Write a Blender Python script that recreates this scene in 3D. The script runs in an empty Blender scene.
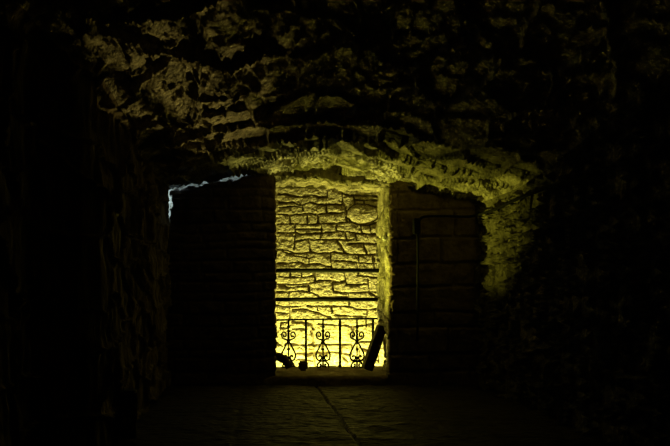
import bpy, bmesh, math, random
import numpy as np
from mathutils import Vector, Matrix

C = bpy.context.scene
COL = C.collection
F = 521.0                      # focal length in pixels of the 670 px wide frame
CZ = 1.05                      # camera height

# ------------------------------------------------------------------ camera
cam_d = bpy.data.cameras.new('camera')
cam = bpy.data.objects.new('camera', cam_d); COL.objects.link(cam)
cam.location = (0, 0, CZ); cam.rotation_euler = (math.pi/2, 0, 0)
cam_d.sensor_width = 36; cam_d.lens = F/670*36
cam_d.shift_x = (335-262)/670; cam_d.shift_y = (290-223)/670
cam_d.clip_start = .02
C.camera = cam

# ------------------------------------------------------------------ world, exposure
w = bpy.data.worlds.new('world'); C.world = w; w.use_nodes = True
bg = w.node_tree.nodes['Background']
bg.inputs[0].default_value = (1, .60, .36, 1); bg.inputs[1].default_value = .0009
C.view_settings.view_transform = 'Standard'; C.view_settings.look = 'None'
C.view_settings.exposure = 0; C.view_settings.gamma = 1
C.view_settings.use_curve_mapping = False

# ------------------------------------------------------------------ lamps
def aim(o, tgt):
    o.rotation_euler = (Vector(tgt)-o.location).to_track_quat('-Z', 'Y').to_euler()

def spot(name, loc, tgt, power, half, blend, col, radius=.03):
    d = bpy.data.lights.new(name, 'SPOT'); d.energy = power; d.color = col
    d.spot_size = math.radians(2*half); d.spot_blend = blend; d.shadow_soft_size = radius
    o = bpy.data.objects.new(name, d); COL.objects.link(o); o.location = loc; aim(o, tgt)
    return o

def area(name, loc, tgt, power, sx, sy, col, roll=0):
    d = bpy.data.lights.new(name, 'AREA'); d.energy = power; d.color = col
    d.shape = 'RECTANGLE'; d.size = sx; d.size_y = sy
    o = bpy.data.objects.new(name, d); COL.objects.link(o); o.location = loc
    z = (Vector(loc)-Vector(tgt)).normalized()
    x = Vector(roll) if roll else Vector((1, 0, 0))
    x = (x - z*x.dot(z)).normalized(); y = z.cross(x)
    o.rotation_euler = Matrix((x, y, z)).transposed().to_euler()
    return o

YEL = (1.0, .95, .16)
spot('pit_floodlight', (.62, 6.86, -.62), (.75, 7.35, .55), 340, 80, .6, YEL, .04)
spot('pit_floodlight', (1.35, 6.90, -.55), (1.2, 7.35, .6), 285, 80, .6, YEL, .04)
spot('vault_floodlight', (.90, 7.0, -.30), (-.92, 3.25, 2.45), 225, 15.5, .8, (1, .75, .17), .012)
spot('jamb_spot', (.235, 5.86, .40), (1.36, 5.92, 2.08), 130, 38, 1.0, (1, .98, .08), .018)
spot('jamb_spot', (.235, 5.86, .40), (2.36, 5.30, 1.74), 115, 18, 1.0, (1, .97, .08), .018)  # added spot from the same point, only brightens the right wall
DAY = (.55, .82, 1.0)
area('daylight_gap', (-1.065, 5.735, 2.02), (0, 5.740, 2.02), .34, .008, .32, DAY, (0, 1, 0))
area('daylight_gap', (-.60, 5.735, 2.285), (-.60+.16, 5.740, 1.3), .30, .95, .008, DAY, (.95, 0, .16))

# ------------------------------------------------------------------ noise
def h2(ix, iy, seed):
    a = (ix.astype(np.int64)*374761393 + iy.astype(np.int64)*668265263 + seed*974634777) & 0xffffffff
    a = ((a ^ (a >> 13))*1274126177) & 0xffffffff
    a = ((a ^ (a >> 16))*2246822519) & 0xffffffff
    a = a ^ (a >> 15)
    return (a & 0xffffff)/float(0xffffff)

def vnoise(x, y, seed=0):
    ix = np.floor(x); iy = np.floor(y); fx = x-ix; fy = y-iy
    fx = fx*fx*(3-2*fx); fy = fy*fy*(3-2*fy)
    a = h2(ix, iy, seed); b = h2(ix+1, iy, seed); c = h2(ix, iy+1, seed); d = h2(ix+1, iy+1, seed)
    return (a+(b-a)*fx)*(1-fy)+(c+(d-c)*fx)*fy - .5

def fbm(x, y, seed=0, oct=4):
    s = 0; a = 1.0
    for i in range(oct):
        s = s + a*vnoise(x, y, seed+i*17); x = x*2.03+3.1; y = y*2.03+1.7; a *= .5
    return s

def sstep(a, b, x):
    t = np.clip((x-a)/(b-a), 0, 1); return t*t*(3-2*t)

def voro(x, y, seed=0):
    """F1, F2-F1 and three random numbers of the nearest jittered cell, plus the offset from its centre"""
    ix = np.floor(x); iy = np.floor(y)
    f1 = np.full(x.shape, 9.0); f2 = f1.copy(); cx = f1*0; cy = f1*0; ox = f1*0; oy = f1*0
    for dx in (-1, 0, 1):
        for dy in (-1, 0, 1):
            jx = ix+dx; jy = iy+dy
            px = jx+.1+.8*h2(jx, jy, seed); py = jy+.1+.8*h2(jx, jy, seed+5)
            d = np.hypot(x-px, y-py)
            near = d < f1
            f2 = np.where(near, f1, np.minimum(f2, d))
            f1 = np.where(near, d, f1)
            cx = np.where(near, jx, cx); cy = np.where(near, jy, cy)
            ox = np.where(near, x-px, ox); oy = np.where(near, y-py, oy)
    r = [h2(cx, cy, seed+31+k) for k in range(3)]
    return f1, f2-f1, r, ox, oy

def rubble(x, y, sx, sy, seed, relief=.06, warp=.35, rough=.03, tilt=.7):
    """rough split stones with deep open joints"""
    wx = x/sx + warp*fbm(x/sx*1.1, y/sy*1.1, seed+3, 3); wy = y/sy + warp*fbm(x/sx*1.1, y/sy*1.1, seed+9, 3)
    f1, e, r, ox, oy = voro(wx, wy, seed)
    j = sstep(.0, .09, e)
    h = relief*j*(.75+.5*r[0]) + j*relief*tilt*((r[1]-.5)*ox + (r[2]-.5)*oy)
    # split faces: slanting ledges inside each stone, then grain running along the bed
    a = r[1]*1.2-.3
    p = (x*np.sin(a)+y*np.cos(a)); q = (x*np.cos(a)-y*np.sin(a))
    led = fbm(q/.20, p/.11, seed+41, 2)
    h = h + rough*.9*led + rough*1.2*fbm(x/.16, y/.16, seed+47, 3)
    h = h - rough*.35*np.abs(fbm(x/.08, y/.08, seed+61, 2))
    return h

def masonry(x, y, seed, hmin=.09, hmax=.2, wmin=.2, wmax=.55, gap=.012, depth=.03, rough=.012):
    """coursed rubble: rows along x, y upwards"""
    rng = random.Random(seed)
    yw = y + .035*fbm(x/.5, y/.4, seed+2, 3); xw = x + .03*fbm(x/.25, y/.2, seed+4, 3)
    rows = [float(y.min())-.5]
    while rows[-1] < float(y.max())+.5: rows.append(rows[-1]+rng.uniform(hmin, hmax))
    rows = np.array(rows)
    ri = np.clip(np.searchsorted(rows, yw)-1, 0, len(rows)-2)
    d = np.minimum(yw-rows[ri], rows[ri+1]-yw)
    off = np.zeros_like(d); dc = np.full_like(d, 9.)
    for k in range(len(rows)-1):
        js = [float(x.min())-.6-rng.random()*.4]
        while js[-1] < float(x.max())+.6: js.append(js[-1]+rng.uniform(wmin, wmax))
        m = ri == k
        if not m.any(): continue
        js = np.array(js); xi = np.clip(np.searchsorted(js, xw[m])-1, 0, len(js)-2)
        dc[m] = np.minimum(xw[m]-js[xi], js[xi+1]-xw[m])
        off[m] = np.array([rng.random() for _ in js])[xi]
    d = np.minimum(np.abs(d), np.abs(dc))
    s = sstep(gap*.35, gap*2.2, d)
    return depth*s*(.6+.8*off) + rough*fbm(x/.09, y/.08, seed+40, 4)

# ------------------------------------------------------------------ materials
def stone_mat(name, c1, c2, bump=.35, scale=26, rough=.85, spec=.25, stretch=(1, 1, 1), mottle=7):
    m = bpy.data.materials.new(name); m.use_nodes = True
    n = m.node_tree.nodes; l = m.node_tree.links; b = n['Principled BSDF']
    tc = n.new('ShaderNodeTexCoord'); mp = n.new('ShaderNodeMapping'); mp.inputs['Scale'].default_value = stretch
    l.new(tc.outputs['Object'], mp.inputs[0])
    n1 = n.new('ShaderNodeTexNoise'); n1.inputs['Scale'].default_value = mottle; n1.inputs['Detail'].default_value = 8
    n1.inputs['Roughness'].default_value = .68
    l.new(mp.outputs[0], n1.inputs['Vector'])
    cr = n.new('ShaderNodeValToRGB'); cr.color_ramp.elements[0].position = .36; cr.color_ramp.elements[1].position = .64
    cr.color_ramp.elements[0].color = (*c1, 1); cr.color_ramp.elements[1].color = (*c2, 1)
    l.new(n1.outputs['Fac'], cr.inputs[0]); l.new(cr.outputs[0], b.inputs['Base Color'])
    n2 = n.new('ShaderNodeTexNoise'); n2.inputs['Scale'].default_value = scale; n2.inputs['Detail'].default_value = 6
    l.new(mp.outputs[0], n2.inputs['Vector'])
    bp = n.new('ShaderNodeBump'); bp.inputs['Strength'].default_value = bump; bp.inputs['Distance'].default_value = .04
    l.new(n2.outputs['Fac'], bp.inputs['Height']); l.new(bp.outputs[0], b.inputs['Normal'])
    b.inputs['Roughness'].default_value = rough; b.inputs['Specular IOR Level'].default_value = spec
    return m

M_LIT = stone_mat('limestone', (.22, .18, .115), (.62, .56, .46), .9, 45, mottle=20)
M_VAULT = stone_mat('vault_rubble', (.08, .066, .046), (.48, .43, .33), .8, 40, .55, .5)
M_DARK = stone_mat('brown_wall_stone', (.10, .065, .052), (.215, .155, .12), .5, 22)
M_LINTEL = stone_mat('lintel_stone', (.10, .08, .055), (.30, .265, .19), .8, 26)
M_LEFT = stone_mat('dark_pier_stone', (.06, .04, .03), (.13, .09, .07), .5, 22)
M_SIDE = stone_mat('side_wall_stone', (.045, .038, .026), (.21, .187, .138), .8, 26)
M_BARK = stone_mat('furrowed_stone', (.075, .052, .036), (.21, .165, .115), .7, 22, .8, .3, (1, 1, .35))
M_FLOOR = stone_mat('flagstone', (.022, .016, .012), (.070, .051, .037), .9, 18, .6, .4, (.5, 1.6, 1))
M_SILL = stone_mat('sill_stone', (.12, .085, .055), (.24, .18, .12), .5, 22)
M_MORTAR = stone_mat('dark_mortar', (.10, .075, .045), (.24, .19, .13), .4, 30)
M_PIT = stone_mat('pit_stone', (.12, .10, .07), (.25, .21, .15), .4, 20)
M_IRON = stone_mat('wrought_iron', (.003, .003, .003), (.008, .007, .006), .15, 40, .85, .15)
M_WOOD = stone_mat('old_timber', (.03, .02, .013), (.08, .052, .03), .4, 18, .8, .2, (3, 3, .6))
M_RUBBER = stone_mat('black_rubber', (.006, .006, .006), (.012, .011, .011), .05, 30, .9, .1)
M_CHIP = stone_mat('white_quartz', (.80, .80, .78), (.92, .92, .90), .1, 20, .3, .6)
M_CHUNK = stone_mat('dark_rubble', (.05, .04, .03), (.12, .09, .06), .5, 24)

# ------------------------------------------------------------------ mesh helpers
def link(name, me, mat, parent=None, smooth=False):
    o = bpy.data.objects.new(name, me); COL.objects.link(o)
    if mat: me.materials.append(mat)
    if parent: o.parent = parent
    if smooth: me.polygons.foreach_set('use_smooth', [True]*len(me.polygons))
    return o

def grid_mesh(name, P, mat, kind='structure', flip=False):
    """P is an (n, m, 3) array of points"""
    n, m, _ = P.shape
    idx = np.arange(n*m).reshape(n, m)
    q = np.stack([idx[:-1, :-1], idx[1:, :-1], idx[1:, 1:], idx[:-1, 1:]], -1).reshape(-1, 4)
    if flip: q = q[:, ::-1]
    me = bpy.data.meshes.new(name)
    me.vertices.add(n*m); me.vertices.foreach_set('co', P.reshape(-1).astype(np.float32))
    me.loops.add(q.size); me.loops.foreach_set('vertex_index', q.reshape(-1).astype(np.int32))
    me.polygons.add(len(q)); me.polygons.foreach_set('loop_start', np.arange(0, q.size, 4, dtype=np.int32))
    me.update(calc_edges=True); me.validate()
    o = link(name, me, mat)
    if kind: o['kind'] = kind
    return o

def displace(P, H):
    du = np.gradient(P, axis=0); dv = np.gradient(P, axis=1)
    N = np.cross(du, dv); N /= np.linalg.norm(N, axis=2, keepdims=True)+1e-9
    return P + N*H[..., None]

def resample(pts, step):
    pts = np.array(pts, float); seg = np.linalg.norm(np.diff(pts, axis=0), axis=1)
    s = np.concatenate([[0], np.cumsum(seg)]); n = max(2, int(round(s[-1]/step))+1)
    t = np.linspace(0, s[-1], n)
    return np.stack([np.interp(t, s, pts[:, k]) for k in range(pts.shape[1])], -1), t

def soften(p, it=3):
    for _ in range(it):
        q = p.copy(); q[1:-1] = (p[:-2]+2*p[1:-1]+p[2:])/4; p = q
    return p

def tag(o, label, cat, group=None):
    o['label'] = label; o['category'] = cat
    if group: o['group'] = group
    return o

def root(name, loc, label, cat, group=None):
    o = bpy.data.objects.new(name, None); COL.objects.link(o); o.location = loc
    o.empty_display_size = .1
    return tag(o, label, cat, group)

def bm_obj(name, bm, mat, parent=None, smooth=False, loc=None):
    bmesh.ops.recalc_face_normals(bm, faces=bm.faces)
    me = bpy.data.meshes.new(name); bm.to_mesh(me); bm.free()
    o = link(name, me, mat, parent, smooth)
    if loc: o.location = loc
    return o

def add_tube(bm, pts, rad, seg=8, taper=None):
    pts = [Vector(p) for p in pts]; rings = []
    up = Vector((0, 1, 0)); prev = None
    for i, p in enumerate(pts):
        t = (pts[min(i+1, len(pts)-1)]-pts[max(i-1, 0)]).normalized()
        a = up.cross(t) if prev is None else prev - t*prev.dot(t)
        if a.length < 1e-4: a = Vector((1, 0, 0)).cross(t)
        a.normalize(); b = t.cross(a); prev = a
        r = rad if taper is None else rad*taper[i]
        rings.append([bm.verts.new(p+(a*math.cos(k*2*math.pi/seg)+b*math.sin(k*2*math.pi/seg))*r) for k in range(seg)])
    for r0, r1 in zip(rings, rings[1:]):
        for k in range(seg): bm.faces.new((r0[k], r0[(k+1) % seg], r1[(k+1) % seg], r1[k]))
    bm.faces.new(rings[0][::-1]); bm.faces.new(rings[-1])

def smooth_path(pts, n=6):
    """Catmull-Rom through the points"""
    p = [Vector(q) for q in pts]; p = [p[0]*2-p[1]]+p+[p[-1]*2-p[-2]]; out = []
    for i in range(1, len(p)-2):
        for k in range(n):
            t = k/n
            out.append(.5*((2*p[i])+(p[i+1]-p[i-1])*t+(2*p[i-1]-5*p[i]+4*p[i+1]-p[i+2])*t*t+(3*p[i]-p[i-1]-3*p[i+1]+p[i+2])*t**3))
    out.append(p[-2]); return out

def add_lathe(bm, prof, c, seg=12):
    """prof: (radius, z) pairs about a vertical axis at c"""
    c = Vector(c); rings = []
    for r, z in prof:
        rings.append([bm.verts.new(c+Vector((r*math.cos(k*2*math.pi/seg), r*math.sin(k*2*math.pi/seg), z))) for k in range(seg)])
    for r0, r1 in zip(rings, rings[1:]):
        for k in range(seg): bm.faces.new((r0[k], r0[(k+1) % seg], r1[(k+1) % seg], r1[k]))
    bm.faces.new(rings[0][::-1]); bm.faces.new(rings[-1])

def rough_block(dims, cuts, amp, seed, bevel=.01, top=1.0):
    bm = bmesh.new(); bmesh.ops.create_cube(bm, size=1)
    for v in bm.verts:
        k = top if v.co.z > 0 else 1
        v.co = Vector((v.co.x*dims[0]*k, v.co.y*dims[1]*k, v.co.z*dims[2]))
    bmesh.ops.bevel(bm, geom=bm.edges[:], offset=bevel, segments=2, affect='EDGES')
    bmesh.ops.subdivide_edges(bm, edges=bm.edges[:], cuts=cuts, use_grid_fill=True)
    from mathutils import noise
    for v in bm.verts:
        p = v.co*14+Vector((seed, seed*1.7, 0))
        v.co += noise.noise_vector(p)*amp + noise.noise_vector(p*2.7)*amp*.5
    return bm

# ================================================================== the vaulted room
YB = 5.70
EDGE = [(-1.03, 2.166), (-.95, 2.19), (-.68, 2.23), (-.13, 2.33), (.31, 2.385), (.63, 2.415), (.91, 2.35), (1.13, 2.325),
        (1.40, 2.245), (1.95, 2.12), (2.32, 2.04), (2.363, 2.00)]
STEP = .0125

def vault_strip(y):
    """left wall, vault and right wall profile at distance y"""
    rise = .36*float(sstep(0, 1, np.array((4.9-y)/2.2)))
    back = .30*float(sstep(0, 1, np.array((3.35-y)/.35)))
    left = [(-1.03-back, z) for z in np.linspace(-.05, 2.13+rise, 30)]
    mid = [(-1.03-back*.8, 2.166+rise)]+[(x-(back*.5 if x < -.9 else 0), z+rise+.10*(YB-y)/YB*(1-abs(x-.66)/1.7)) for x, z in EDGE[1:-1]]
    right = [(2.363, z) for z in np.linspace(1.99+rise, -.05, 30)]
    return left, mid, right

ys = np.arange(-.6, 5.741, STEP)
NL, NM, NR = 178, 300, 170
L = np.zeros((NL, len(ys), 3)); Mv = np.zeros((NM, len(ys), 3)); R = np.zeros((NR, len(ys), 3))
full = np.zeros((NL+NM+NR-2, len(ys), 3))
for j, y in enumerate(ys):
    a, b, c = vault_strip(float(y))
    def rs(p, n):
        p = np.array(p); s = np.concatenate([[0], np.cumsum(np.linalg.norm(np.diff(p, axis=0), axis=1))])
        t = np.linspace(0, s[-1], n); return np.stack([np.interp(t, s, p[:, 0]), np.interp(t, s, p[:, 1])], -1)
    A = rs(a+[b[0]], NL); B = rs([b[0]]+b[1:]+[c[0]], NM); D = rs(c, NR)
    q = soften(np.concatenate([A, B[1:], D[1:]]), 14)
    full[:, j, 0] = q[:, 0]; full[:, j, 1] = y; full[:, j, 2] = q[:, 1]
S, Yg = np.meshgrid(np.arange(full.shape[0])*STEP, ys, indexing='ij')
arc = np.concatenate([[0], np.cumsum(np.linalg.norm(np.diff(full[:, -1], axis=0), axis=1))])
S = np.repeat(arc[:, None], len(ys), 1)
Hc = rubble(Yg, S, .27, .36, 11, .070, .15, .020, 1.1)           # vault
near = sstep(4.4, 3.6, Yg)
Hc = Hc*(1-near) + near*rubble(Yg*.9+S*.35, S-.3*Yg, .46, .40, 23, .060, .35, .030, .5)+near*rubble(Yg+S*.2, S, .19, .15, 27, .032, .4, .010, .6)
Hl = rubble(Yg, S, .34, .30, 37, .05, .35, .02) + .035*fbm(Yg/.035, S/.5, 51, 3)
Hl = Hl + .10*np.exp(-((Yg-3.50)/.13)**2)*sstep(1.55, 1.9, S)     # a stone standing proud of the left wall
Hr = rubble(Yg, full[:, :, 2], .13, .27, 77, .080, .18, .012, .5)
wl = sstep(NL+14, NL-10, np.arange(full.shape[0]))[:, None]
wr = sstep(NL+NM-12, NL+NM+8, np.arange(full.shape[0]))[:, None]
H = Hl*wl + Hr*wr + Hc*(1-wl)*(1-wr)
H = H - .045
# normals of this grid: d/ds x d/dy ; make them point into the room
def into(P, H):
    Q = displace(P, H)
    mid = P[P.shape[0]//2, P.shape[1]//2]; q = Q[P.shape[0]//2, P.shape[1]//2]
    return Q
G1 = displace(full, H)
if G1[20, 100, 0] < full[20, 100, 0]-.05 or np.mean(G1[10:60, :, 0]-full[10:60, :, 0]-np.sign(H[10:60])*np.abs(H[10:60])) < -.01:
    G1 = displace(full, -H)
# the far end of the left wall and of the left part of the vault stops short of the back wall
lim = np.where(full[:, -1, 0] < -.05, 5.665, 5.74)
lim = lim + .012*vnoise(arc/.05, arc*0+.5, 5)
over = np.maximum(G1[:, :, 1]-lim[:, None], 0)
G1[:, :, 1] -= over
grid_mesh('wall_left', G1[:NL+1], M_BARK)
grid_mesh('ceiling', G1[NL:NL+NM-1], M_VAULT)
grid_mesh('wall_right', G1[NL+NM-2:], M_SIDE)

# ------------------------------------------------------------------ floor
xs = np.arange(-1.5, 2.75, .0125); yf = np.arange(-.6, 5.80, .0125)
X, Y = np.meshgrid(xs, yf, indexing='ij')
jm = np.abs(X-(.60+.028*(5.7-Y)+.012*fbm(X/.3, Y/.3, 3, 2)))
jx = np.minimum.reduce([np.abs(X+.20), np.abs(X+1.0), np.abs(X-1.42)])
rowy = np.array([5.1, 4.35, 3.55, 2.7, 1.8, .9, 0.])
jy = np.min(np.abs(Y[..., None]+.02*fbm(X/.3, Y/.3, 8, 2)[..., None]-rowy), axis=-1)
Hf = .030*sstep(.006, .014, jm) + .004*sstep(.004, .03, np.minimum(jx, jy*1.3))
Hf = Hf + .020*fbm(X/.30, Y/.11+X*.8, 71, 4) + .012*np.abs(fbm(X/.10, Y/.035+2*X, 83, 3))
P = np.stack([X, Y, Hf-.035], -1)
grid_mesh('floor', P, M_FLOOR)

# ------------------------------------------------------------------ back wall with the doorway in it
def sweep_z(name, path, z0, z1, step, hfun, mat):
    p, s = resample(path, step); p = soften(p, 3)
    zs = np.arange(z0, z1+1e-6, step)
    P = np.zeros((len(p), len(zs), 3)); P[:, :, 0] = p[:, :1]; P[:, :, 1] = p[:, 1:]; P[:, :, 2] = zs[None]
    Sg, Z = np.meshgrid(s, zs, indexing='ij')
    H = hfun(Sg, Z)
    return P, H

# left pier: front face, then round the corner into the jamb
path = [(-1.75, 5.70), (-.1, 5.705), (.145, 5.735), (.160, 5.75), (.140, 6.24)]
P, H = sweep_z('l', path, -.06, 2.95, .0125, lambda s, z: masonry(s, z, 5, .08, .16, .25, .6, .010, .016, .012)-.016+.012*fbm(s/.3,z/.12,55,3), M_DARK)
archz = np.interp(P[:, :, 0], [e[0] for e in EDGE], [e[1] for e in EDGE])
edge = np.minimum(P[:, :, 0]+1.03, archz-P[:, :, 2])
k = sstep(.04, .22, edge)*(P[:, :, 1] < 5.8) + (P[:, :, 1] >= 5.8)
k = np.where(P[:, :, 0] > -.05, 1, k)
Q = displace(P, H)
if (Q[:, :, 1]-P[:, :, 1])[60:100][H[60:100] > .003].mean() > 0: Q = displace(P, -H)
wid = .027 + .055*vnoise(P[:, :, 0]/.045, P[:, :, 2]/.045, 71)
wid = np.where((P[:, :, 2] > 1.46) & (P[:, :, 0] < -.12), wid*(.45+.55*sstep(1.80, 1.95, P[:, :, 2]))*sstep(1.45, 1.6, P[:, :, 2])*sstep(-.10, -.35, P[:, :, 0]), 0)
Q[:, :, 1] = np.where(edge < wid, 5.765+.006*fbm(P[:, :, 0]/.03, P[:, :, 2]/.03, 66, 2), Q[:, :, 1])   # recess added along the vault to hold daylight to a ragged pale strip
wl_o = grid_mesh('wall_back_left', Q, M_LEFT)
wl_o.data.materials.append(M_LIT)
wl_o.data.polygons.foreach_set('material_index', (edge < wid)[:-1, :-1].astype(np.int32).reshape(-1))

# right pier: jamb, then round the corner into the front face
path = [(1.385, 6.24), (1.392, 5.73), (1.405, 5.70), (3.0, 5.70)]
def hr(s, z):
    m = masonry(s, z, 15, .16, .30, .35, .75, .011, .026, .014)
    j = sstep(.62, .48, s)
    r = rubble(s, z, .20, .24, 91, .035, .35, .016)
    return m*(1-j)+r*j-.025-.085*sstep(.60, .50, z+.06*vnoise(s/.1, z/.1, 3))*sstep(.48, .38, s)
P, H = sweep_z('r', path, -.06, 2.95, .0125, hr, M_DARK)
Q = displace(P, H)
pier = grid_mesh('wall_back_right', Q, M_DARK)
pier.data.materials.append(M_VAULT)  # paler stone on the jamb faces makes them look more strongly lit
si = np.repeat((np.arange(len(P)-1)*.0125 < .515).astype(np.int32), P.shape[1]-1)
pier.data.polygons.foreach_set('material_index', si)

# lintel: front face downwards, then under it to the back
path = [(5.73, 2.98), (5.73, 2.29), (5.745, 2.25), (6.24, 2.285)]
p, s = resample(path, .0125); p = soften(p, 3)
xl = np.arange(.02, 1.54, .0125)
P = np.zeros((len(p), len(xl), 3)); P[:, :, 0] = xl[None]; P[:, :, 1] = p[:, :1]; P[:, :, 2] = p[:, 1:]
Sg, Xg = np.meshgrid(s, xl, indexing='ij')
under = sstep(.62, .74, Sg)
H = rubble(Xg, Sg, .13, .16, 19, .02, .3, .008)*(1-under) + under*(rubble(Xg, Sg, .22, .12, 29, .05, .4, .02)-.0) - .03
H = H + .05*sstep(.55, .68, Sg)*fbm(Xg/.08, Sg*0+2.5, 7, 3)
P[:, :, 2] -= .085*(xl[None]-.77)*sstep(.3, .7, Sg)
Q = displace(P, H)
k = np.mean((Q-P)[5:30, :, 1]*np.sign(H[5:30]))
if k > 0: Q = displace(P, -H)
grid_mesh('wall_back_lintel', Q, M_LINTEL)

# raised stone threshold through the doorway
path = [(5.715, -.06), (5.715, .075), (5.74, .105), (6.46, .105), (6.47, -.3)]
p, s = resample(path, .0125); p = soften(p, 2)
xl = np.arange(-.1, 1.62, .0125)
P = np.zeros((len(p), len(xl), 3)); P[:, :, 0] = xl[None]; P[:, :, 1] = p[:, :1]; P[:, :, 2] = p[:, 1:]
Sg, Xg = np.meshgrid(s, xl, indexing='ij')
H = .022*fbm(Xg/.2, Sg/.15, 33, 4)
P[:, :, 1] += .0
Q = displace(P, H)
Q[:, :, 2] = np.minimum(Q[:, :, 2], .125)
grid_mesh('trim_1', Q, M_SILL)

# ------------------------------------------------------------------ the pit beyond the doorway and its lit stone wall
YW = 7.40
def wx(u): return (u-262)*YW/F
def wz(v): return CZ+(290-v)*YW/F
J = """
279,194 286,194 293,196 306,196.5 312,194.5 319,197 327,197|1.1
279,202.5 293,202 300,205 309,202.5 325,204.5 344,204|1.0
303,204 303,210|1.5
279,207 296,206 303,207|.8
278,214 290,215 300,214 308,213 315,214 325,213.5 334,213 346,212|1.0
326,203 327,213|.9
290,215 290,224|.9
307,214 308,224|1.0
318,214 318,223|.8
327,190 327,197|.8
342.5,188 343,203 346,206 346.5,222|1.5
344,193 350,196 358,195 370,195.5 384,196|1.0
354,200 372,200 382,200|1.0
353.5,196 355,204|1.0
355,204.5 364,204 372,206 379,207|.9
364.5,200 365,206|.8
379,200 379,219|1.0
347,210 347,217 352,222 360,224 370,222.5 377,219 379,214|.9
347,210 352,206 357,204|.8
278,224 290,223.5 302,224 315,224 323,223.5 337,223 345,222 352,222|1.0
295,224 295.5,233|1.0
296,229 304,228.5 318,229 322,229|.8
278,232.5 288,233 296,232 300,234 312,234 322,233 335,231.5 338,230|1.1
321.7,224 321.5,231|.8
296,241 303,240 308,238.5 314,240 321,239.5 335,239 346,240 354,239|1.0
320.5,233 320.5,239|.9
308,239 310,244 310,252|1.5
295,235 294,249|.8
278,249.5 288,250 293,253 305,253 310,252 318,253 328,253 335,251.5|1.1
283,251 296,256 310,258|.8
331,253 331.5,269|1.1
352,222 358,224 368,225 378,222 384,221|1.2
337,224 337,230 346,232 347,239|1.6
346,231 356,233 370,234 384,233.5|1.1
361,225 362,233|1.1
370,225 371,233|.9
356,233 356.5,240|.9
337,241 341,246 345,253|1.6
349,244 358,243.5 364,243 374,244 384,243|1.0
364,244 367,253|1.3
335,252 346,254 360,254.5 370,254.5 384,254.5|1.2
359,255 358.5,262|1.0
373,255 373,263|.9
277,263 290,263 298,262 304,264 310,264.5|1.1
310,264 318,264 326,266 332,268|.9
309,258 309.5,265|.8
289,264 289,271|.7
279,276.5 292,277 303,277 313,276|.9
290,271 290,277|1.2
301.5,271 302,277|.9
314,271 315,281|1.1
278,284 286,284 296,284.5 308,283.5 318,281 326,280.5 335,281|1.0
280,285.5 286,286.5|1.8
286,287.5 296,287 308,286|.7
308.5,284 309,292|1.8
277,292 288,292 296,291 306,291.5 314,293 320,297 330,297 348,297|1.0
288.5,292 289,306|.7
333,283 333.5,292|1.1
335,261 345,261 355,262 366,263 384,263|1.0
357,262 358,272|1.0
374.5,258 374.5,270|.8
357,275 366,276 372,277.5 384,278.5|1.1
358.5,270 358,275.5|1.1
344.5,270 346.5,283|.8
335,283 345,281|2.0
346,284.5 358,284.5 369,283.5|1.0
368.5,279 369.5,292|1.1
335,292 345,292.5 358,293 370,291.5 384,292|1.1
370,293 376,296 384,297|1.1
349,293 349,306|.9
277,305 283,306.5 292,306.5 300,306.5|1.0
293,309.5 302,309 308,310 318,313 326,315.5 331,317|1.2
308,306 316,306.5 325,306 335,306 345,306 351,307 357,309 366,309.5 384,309|1.1
277,312.5 289,313|.7
289.5,307 290,318|.8
331.5,306 332,313|1.0
316,306 317.5,310|.9
281,323 288,322|.7
281,323 280,328 288,328|.6
292,322 304,323 312,324 313,329|.9
292,329 304,329|.6
319,324 335,325 345,325 352,327|.8
335,315 348,315.5 358,316 367,316.5|.9
368,310 367,318 366,326|1.3
353,326 353.5,339|1.4
352,327 358,326 364,325 373,324|.9
276,342 282,346|.9
285,344 295,344.5 304,345.5|.9
311,331 312.5,338 314,346|1.1
300,347 303,351|.9
309,344.5 316,345 325,344.5 335,344 345,344.5 352,344|.9
297,353.5 304,353.5 308,353.5 318,352.5 338,352|1.4
358,342 366,341.5 378,341|.8
360,347 367,350.5|1.0
338,352 342,354 350,354.5|1.0
341.5,344 342,354|1.1
343,357 348,362|1.2
310,349 313,349|1.0
352,344 352,354|.8
322,345 322,352|.7
330,352 330,361|.7
296,360 314,361|.7
314,353 315,366|.7
360,350 360,362|.8
350,361 378,360|.8
378,341 379,362|.7
"""
segs = []
for ln in J.strip().splitlines():
    a, wd = ln.split('|'); pts = [tuple(map(float, q.split(','))) for q in a.split()]
    for p0, p1 in zip(pts, pts[1:]): segs.append((*p0, *p1, float(wd)*(1.3 if p0[1] > 318 else 1.0)))
gx = np.arange(-.65, 2.85, .0075); gz = np.arange(-1.05, 3.35, .0075)
X, Z = np.meshgrid(gx, gz, indexing='ij')
U = X*F/YW+262; V = 290-(Z-CZ)*F/YW
Uw = U+.9*fbm(X/.10, Z/.08, 201, 3); Vw = V+.8*fbm(X/.09, Z/.09, 207, 3)
inside = (U > 272) & (U < 392) & (V > 184) & (V < 368)
near_j = np.full(X.shape, 9.0)
uu = Uw[inside]; vv = Vw[inside]; best = np.full(uu.shape, 9.0)
for (x0, y0, x1, y1, wd) in segs:
    dx, dy = x1-x0, y1-y0; LL = dx*dx+dy*dy
    t = np.clip(((uu-x0)*dx+(vv-y0)*dy)/LL, 0, 1)
    best = np.minimum(best, np.hypot(uu-x0-t*dx, vv-y0-t*dy)/wd)
near_j[inside] = best
near_j = near_j/np.clip(1+1.5*fbm(X/.09, Z/.09, 221, 3), .45, 1.8)
stone = sstep(.30, 1.15, near_j)
Ht = .055*stone + .004*sstep(1., 4., near_j)
Hm = masonry(X, Z, 303, .10, .22, .2, .6, .014, .05, .0)
m = np.where(inside, 1.0, 0.0)
H = .75*Ht*m+Hm*(1-m)
big = ((U-362)/15.5)**2+((V-213)/9.5)**2
H = H + .04*np.clip(1-big, 0, 1)**.6
H = H + .008*fbm(X/.22, Z/.12, 311, 3)+.013*fbm(X/.05, Z/.04, 313, 4)
P = np.stack([X, np.full_like(X, YW)-H+.05, Z], -1)
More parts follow.
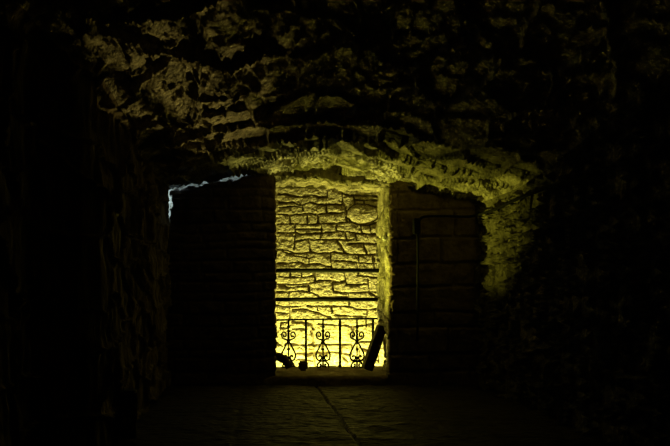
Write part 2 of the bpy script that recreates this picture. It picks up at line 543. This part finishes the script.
wb = grid_mesh('wall_beyond_doorway', P, M_LIT)
wb.data.materials.append(M_MORTAR)
wb.data.polygons.foreach_set('material_index', ((stone[:-1, :-1] < .22) & inside[:-1, :-1]).astype(np.int32).reshape(-1))

def rough_plane(name, o, a, b, n, hfun, mat, step=.03):
    """plane with corner o, edges a and b, displaced along n"""
    o, a, b, n = map(np.array, (o, a, b, n)); la, lb = np.linalg.norm(a), np.linalg.norm(b)
    s = np.linspace(0, la, int(la/step)+1); t = np.linspace(0, lb, int(lb/step)+1)
    S_, T_ = np.meshgrid(s, t, indexing='ij')
    P = o+S_[..., None]*a/la+T_[..., None]*b/lb+hfun(S_, T_)[..., None]*n
    return grid_mesh(name, P, mat)
hm = lambda s, t: masonry(s, t, 404, .12, .24, .25, .6, .014, .03, .02)
rough_plane('wall_pit_left', (-.6, 6.2, -1.05), (0, 1.3, 0), (0, 0, 4.3), (1., 0, 0), hm, M_PIT)
rough_plane('wall_pit_right', (2.8, 6.2, -1.05), (0, 1.3, 0), (0, 0, 4.3), (-1., 0, 0), hm, M_PIT)
rough_plane('floor_pit', (-.7, 6.35, -1.), (3.6, 0, 0), (0, 1.2, 0), (0, 0, 1.), lambda s, t: .05*fbm(s/.2, t/.2, 9, 4), M_PIT)
rough_plane('ceiling_pit', (-.8, 6.1, 3.2), (3.7, 0, 0), (0, 1.5, 0), (0, 0, -1.), lambda s, t: .05*fbm(s/.2, t/.2, 12, 4), M_PIT)
rough_plane('wall_pit_near', (-.7, 6.25, -1.1), (.84, 0, 0), (0, 0, 4.4), (0, 1., 0), hm, M_PIT)
rough_plane('wall_pit_front', (1.485, 6.25, -1.1), (1.5, 0, 0), (0, 0, 4.4), (0, 1., 0), hm, M_PIT)
rough_plane('wall_above_lintel', (.1, 6.25, 2.27), (1.35, 0, 0), (0, 0, 1.0), (0, 1., 0), hm, M_PIT)
rough_plane('wall_below_threshold', (.1, 6.45, -1.1), (1.35, 0, 0), (0, 0, 1.12), (0, 1., 0), lambda s, t: .02*fbm(s/.2, t/.2, 14, 4), M_PIT)

# ================================================================== things
# ---- wrought iron railing at the far edge of the threshold
YR = 6.32; K = YR/F
def rx(u): return (u-262)*K
def rz(v): return CZ+(290-v)*K
base_z = rz(367.2)
rail = root('iron_railing', (rx(323), YR, base_z), 'low black wrought iron railing with scrolled balusters at the edge of the threshold', 'railing')
def lp(u, v, dy=0): return (rx(u)-rx(323), dy, rz(v)-base_z)
bm = bmesh.new(); add_tube(bm, [lp(270, 320.2), lp(300, 319.6), lp(350, 318.9), lp(390, 318.4)], .012, 8)
bm_obj('top_rail', bm, M_IRON, rail, True)
plain = None
for u in (306, 340, 373):
    if plain is None:
        bm = bmesh.new(); add_tube(bm, [lp(306, 367.4), lp(306, 319.4)], .016, 4)
        add_lathe(bm, [(.012, 0), (.022, .006), (.022, .03), (.012, .04)], lp(306, 367.4))
        plain = bm_obj('baluster', bm, M_IRON, rail)
    else:
        c = plain.copy(); COL.objects.link(c); c.parent = rail; c.location = ((u-306)*K, 0, 0)
def orn_parts():
    u0 = 288.5
    q = lambda du, v: lp(u0+du, v)
    bm = bmesh.new()
    vs = [319.5, 326, 330, 334, 340, 343, 345, 348, 350, 353, 358, 361, 367.2]
    rr = [.011, .011, .013, .015, .016, .012, .007, .008, .012, .010, .009, .013, .012]
    add_lathe(bm, [(r, 0) for r in ()] or [(r, (rz(v)-base_z)) for v, r in zip(vs, rr)], (lp(u0, 319.5)[0], 0, 0), 10)
    b = bm_obj('ornate_baluster', bm, M_IRON, rail, True)
    for v in (326.8, 331, 341.2, 349.2):
        bm = bmesh.new(); z = rz(v)-base_z
        add_lathe(bm, [(.010, z-.016), (.021, z-.007), (.023, z), (.021, z+.007), (.010, z+.016)], (lp(u0, v)[0], 0, 0), 12)
        bm_obj('collar', bm, M_IRON, b, True)
    for s in (-1, 1):
        bm = bmesh.new()
        add_tube(bm, smooth_path([q(s*a, v) for a, v in ((.4, 341.5), (2.2, 339.6), (5.0, 338.6), (6.7, 336), (6.2, 333.2), (4.4, 332), (2.7, 333.3), (2.5, 335.6), (4.0, 336.8), (5.0, 335.2))]), .0105, 6)
        bm_obj('scroll', bm, M_IRON, b, True)
        bm = bmesh.new()
        add_tube(bm, smooth_path([q(s*a, v) for a, v in ((.9, 342.4), (2.6, 345), (4.3, 348.6), (6.2, 352.2), (7.0, 355.6), (5.9, 359.2), (3.6, 360.4), (1.7, 358.8), (1.9, 356.4), (3.7, 355.7), (4.4, 357.4))]), .0115, 6)
        bm_obj('lyre_scroll', bm, M_IRON, b, True)
        bm = bmesh.new()
        add_tube(bm, smooth_path([q(s*a, v) for a, v in ((.5, 360.8), (2.4, 361.4), (4.6, 363.2), (5.8, 366.2), (4.4, 367.2), (2.6, 366.6), (2.0, 364.8), (3.2, 364.0))]), .0115, 6)
        bm_obj('foot_scroll', bm, M_IRON, b, True)
    return b
ob = orn_parts()
for u in (323, 357):
    c = ob.copy(); COL.objects.link(c); c.parent = rail; c.location = ((u-288.5)*K, 0, 0)
    for ch in list(ob.children):
        d = ch.copy(); COL.objects.link(d); d.parent = c

# ---- two loose guard bars across the doorway
YG = 6.17; KG = YG/F
for nm, v, r, lab in (('upper', 270.6, .026, 'upper black iron bar spanning the doorway at chest height'),
                      ('lower', 299.6, .024, 'lower black iron bar spanning the doorway just above the railing')):
    z = CZ+(290-v)*KG
    t = root('guard_bar', (.77, YG, z), lab, 'bar')
    bm = bmesh.new(); add_tube(bm, [(-.65, 0, .002), (.02, 0, 0), (.66, 0, .002)], r, 10)
    bm_obj('rod', bm, M_IRON, t, True)

# ---- timber leaning on the right jamb
a = Vector(((366.8-262)*6.0/F, 6.0, .125)); b = Vector(((382.0-262)*6.0/F, 6.0, CZ+(290-327)*6.0/F))
ln = (b-a).length
bm = rough_block((.112, .15, ln), 5, .0035, 3, .008, .88)
tim = bm_obj('timber', bm, M_WOOD, None)
ang = math.atan2(b.x-a.x, b.z-a.z)
tim.rotation_euler = (0, ang, 0); tim.location = (a+b)/2+Vector((0, 0, .012))
tag(tim, 'short dark timber leaning against the right jamb of the doorway', 'timber')

# ---- bent piece at the left jamb
bm = bmesh.new()
pts = smooth_path([((u-262)*5.98/F, 5.98+dy, CZ+(290-v)*5.98/F) for u, v, dy in ((273, 355.2, .03), (279, 357, .02), (284, 360, .01), (288, 364.5, 0), (289.5, 367.3, -.01))], 6)
add_tube(bm, pts, .050, 12, [1-.12*abs(i/(len(pts)-1)-.4) for i in range(len(pts))])
from mathutils import noise as mn
for v in bm.verts: v.co += mn.noise_vector(v.co*20)*.007
bent = bm_obj('log', bm, M_WOOD, None, True)
tag(bent, 'dark curved log slumped on the threshold against the left jamb', 'log')

# ---- small stones on the threshold
st = bm_obj('stone', rough_block((.095, .10, .105), 4, .007, 9, .018, 1.18), M_CHUNK, None)
st.location = ((303-262)*6.0/F, 6.0, .178)
tag(st, 'small dark blocky stone on the threshold beside the curved log', 'stone')

# ---- white chip in the right jamb
ch = bm_obj('stone_chip', rough_block((.05, .06, .07), 4, .010, 21, .014), M_CHIP, None, True)
ch.location = (1.372, 5.82, CZ+(290-237.5)*5.82/F)
tag(ch, 'small bright white stone chip set in the right jamb of the doorway', 'stone chip')

# ---- upright block at the foot of the left wall
pb = bm_obj('stone_block', rough_block((.11, .14, .36), 5, .010, 31, .015), M_SIDE, None)
pb.location = (-.955, 3.72, .16); pb.rotation_euler = (0, .04, .3)
tag(pb, 'short upright stone block standing at the foot of the left wall', 'stone block')

# ---- cable and its box on the wall right of the doorway
cb = bm_obj('junction_box', rough_block((.075, .05, .17), 1, .001, 2, .008), M_RUBBER, None)
cb.location = ((416.5-262)*5.66/F, 5.655, CZ+(290-226.5)*5.66/F)
tag(cb, 'small black box fixed to the wall right of the doorway', 'junction box')
bm = bmesh.new()
add_tube(bm, smooth_path([(1.70, 5.655, 1.80), (1.76, 5.652, 1.845), (1.95, 5.65, 1.852), (2.2, 5.65, 1.845), (2.29, 5.60, 1.85), (2.315, 5.5, 1.855), (2.315, 5.2, 1.85), (2.315, 4.8, 1.87), (2.32, 4.3, 1.88), (2.32, 3.6, 1.86)], 6), .014, 8)
cbl = bm_obj('cable', bm, M_RUBBER, None, True)
tag(cbl, 'black cable running from the small box along the right wall', 'cable')
bm = bmesh.new()
add_tube(bm, smooth_path([(1.69, 5.66, 1.66), (1.692, 5.655, 1.4), (1.688, 5.655, 1.1), (1.69, 5.655, .72), (1.687, 5.66, .5)], 6), .012, 8)
cb2 = bm_obj('cable', bm, M_RUBBER, None, True)
tag(cb2, 'black cable hanging straight down from the small box', 'cable')
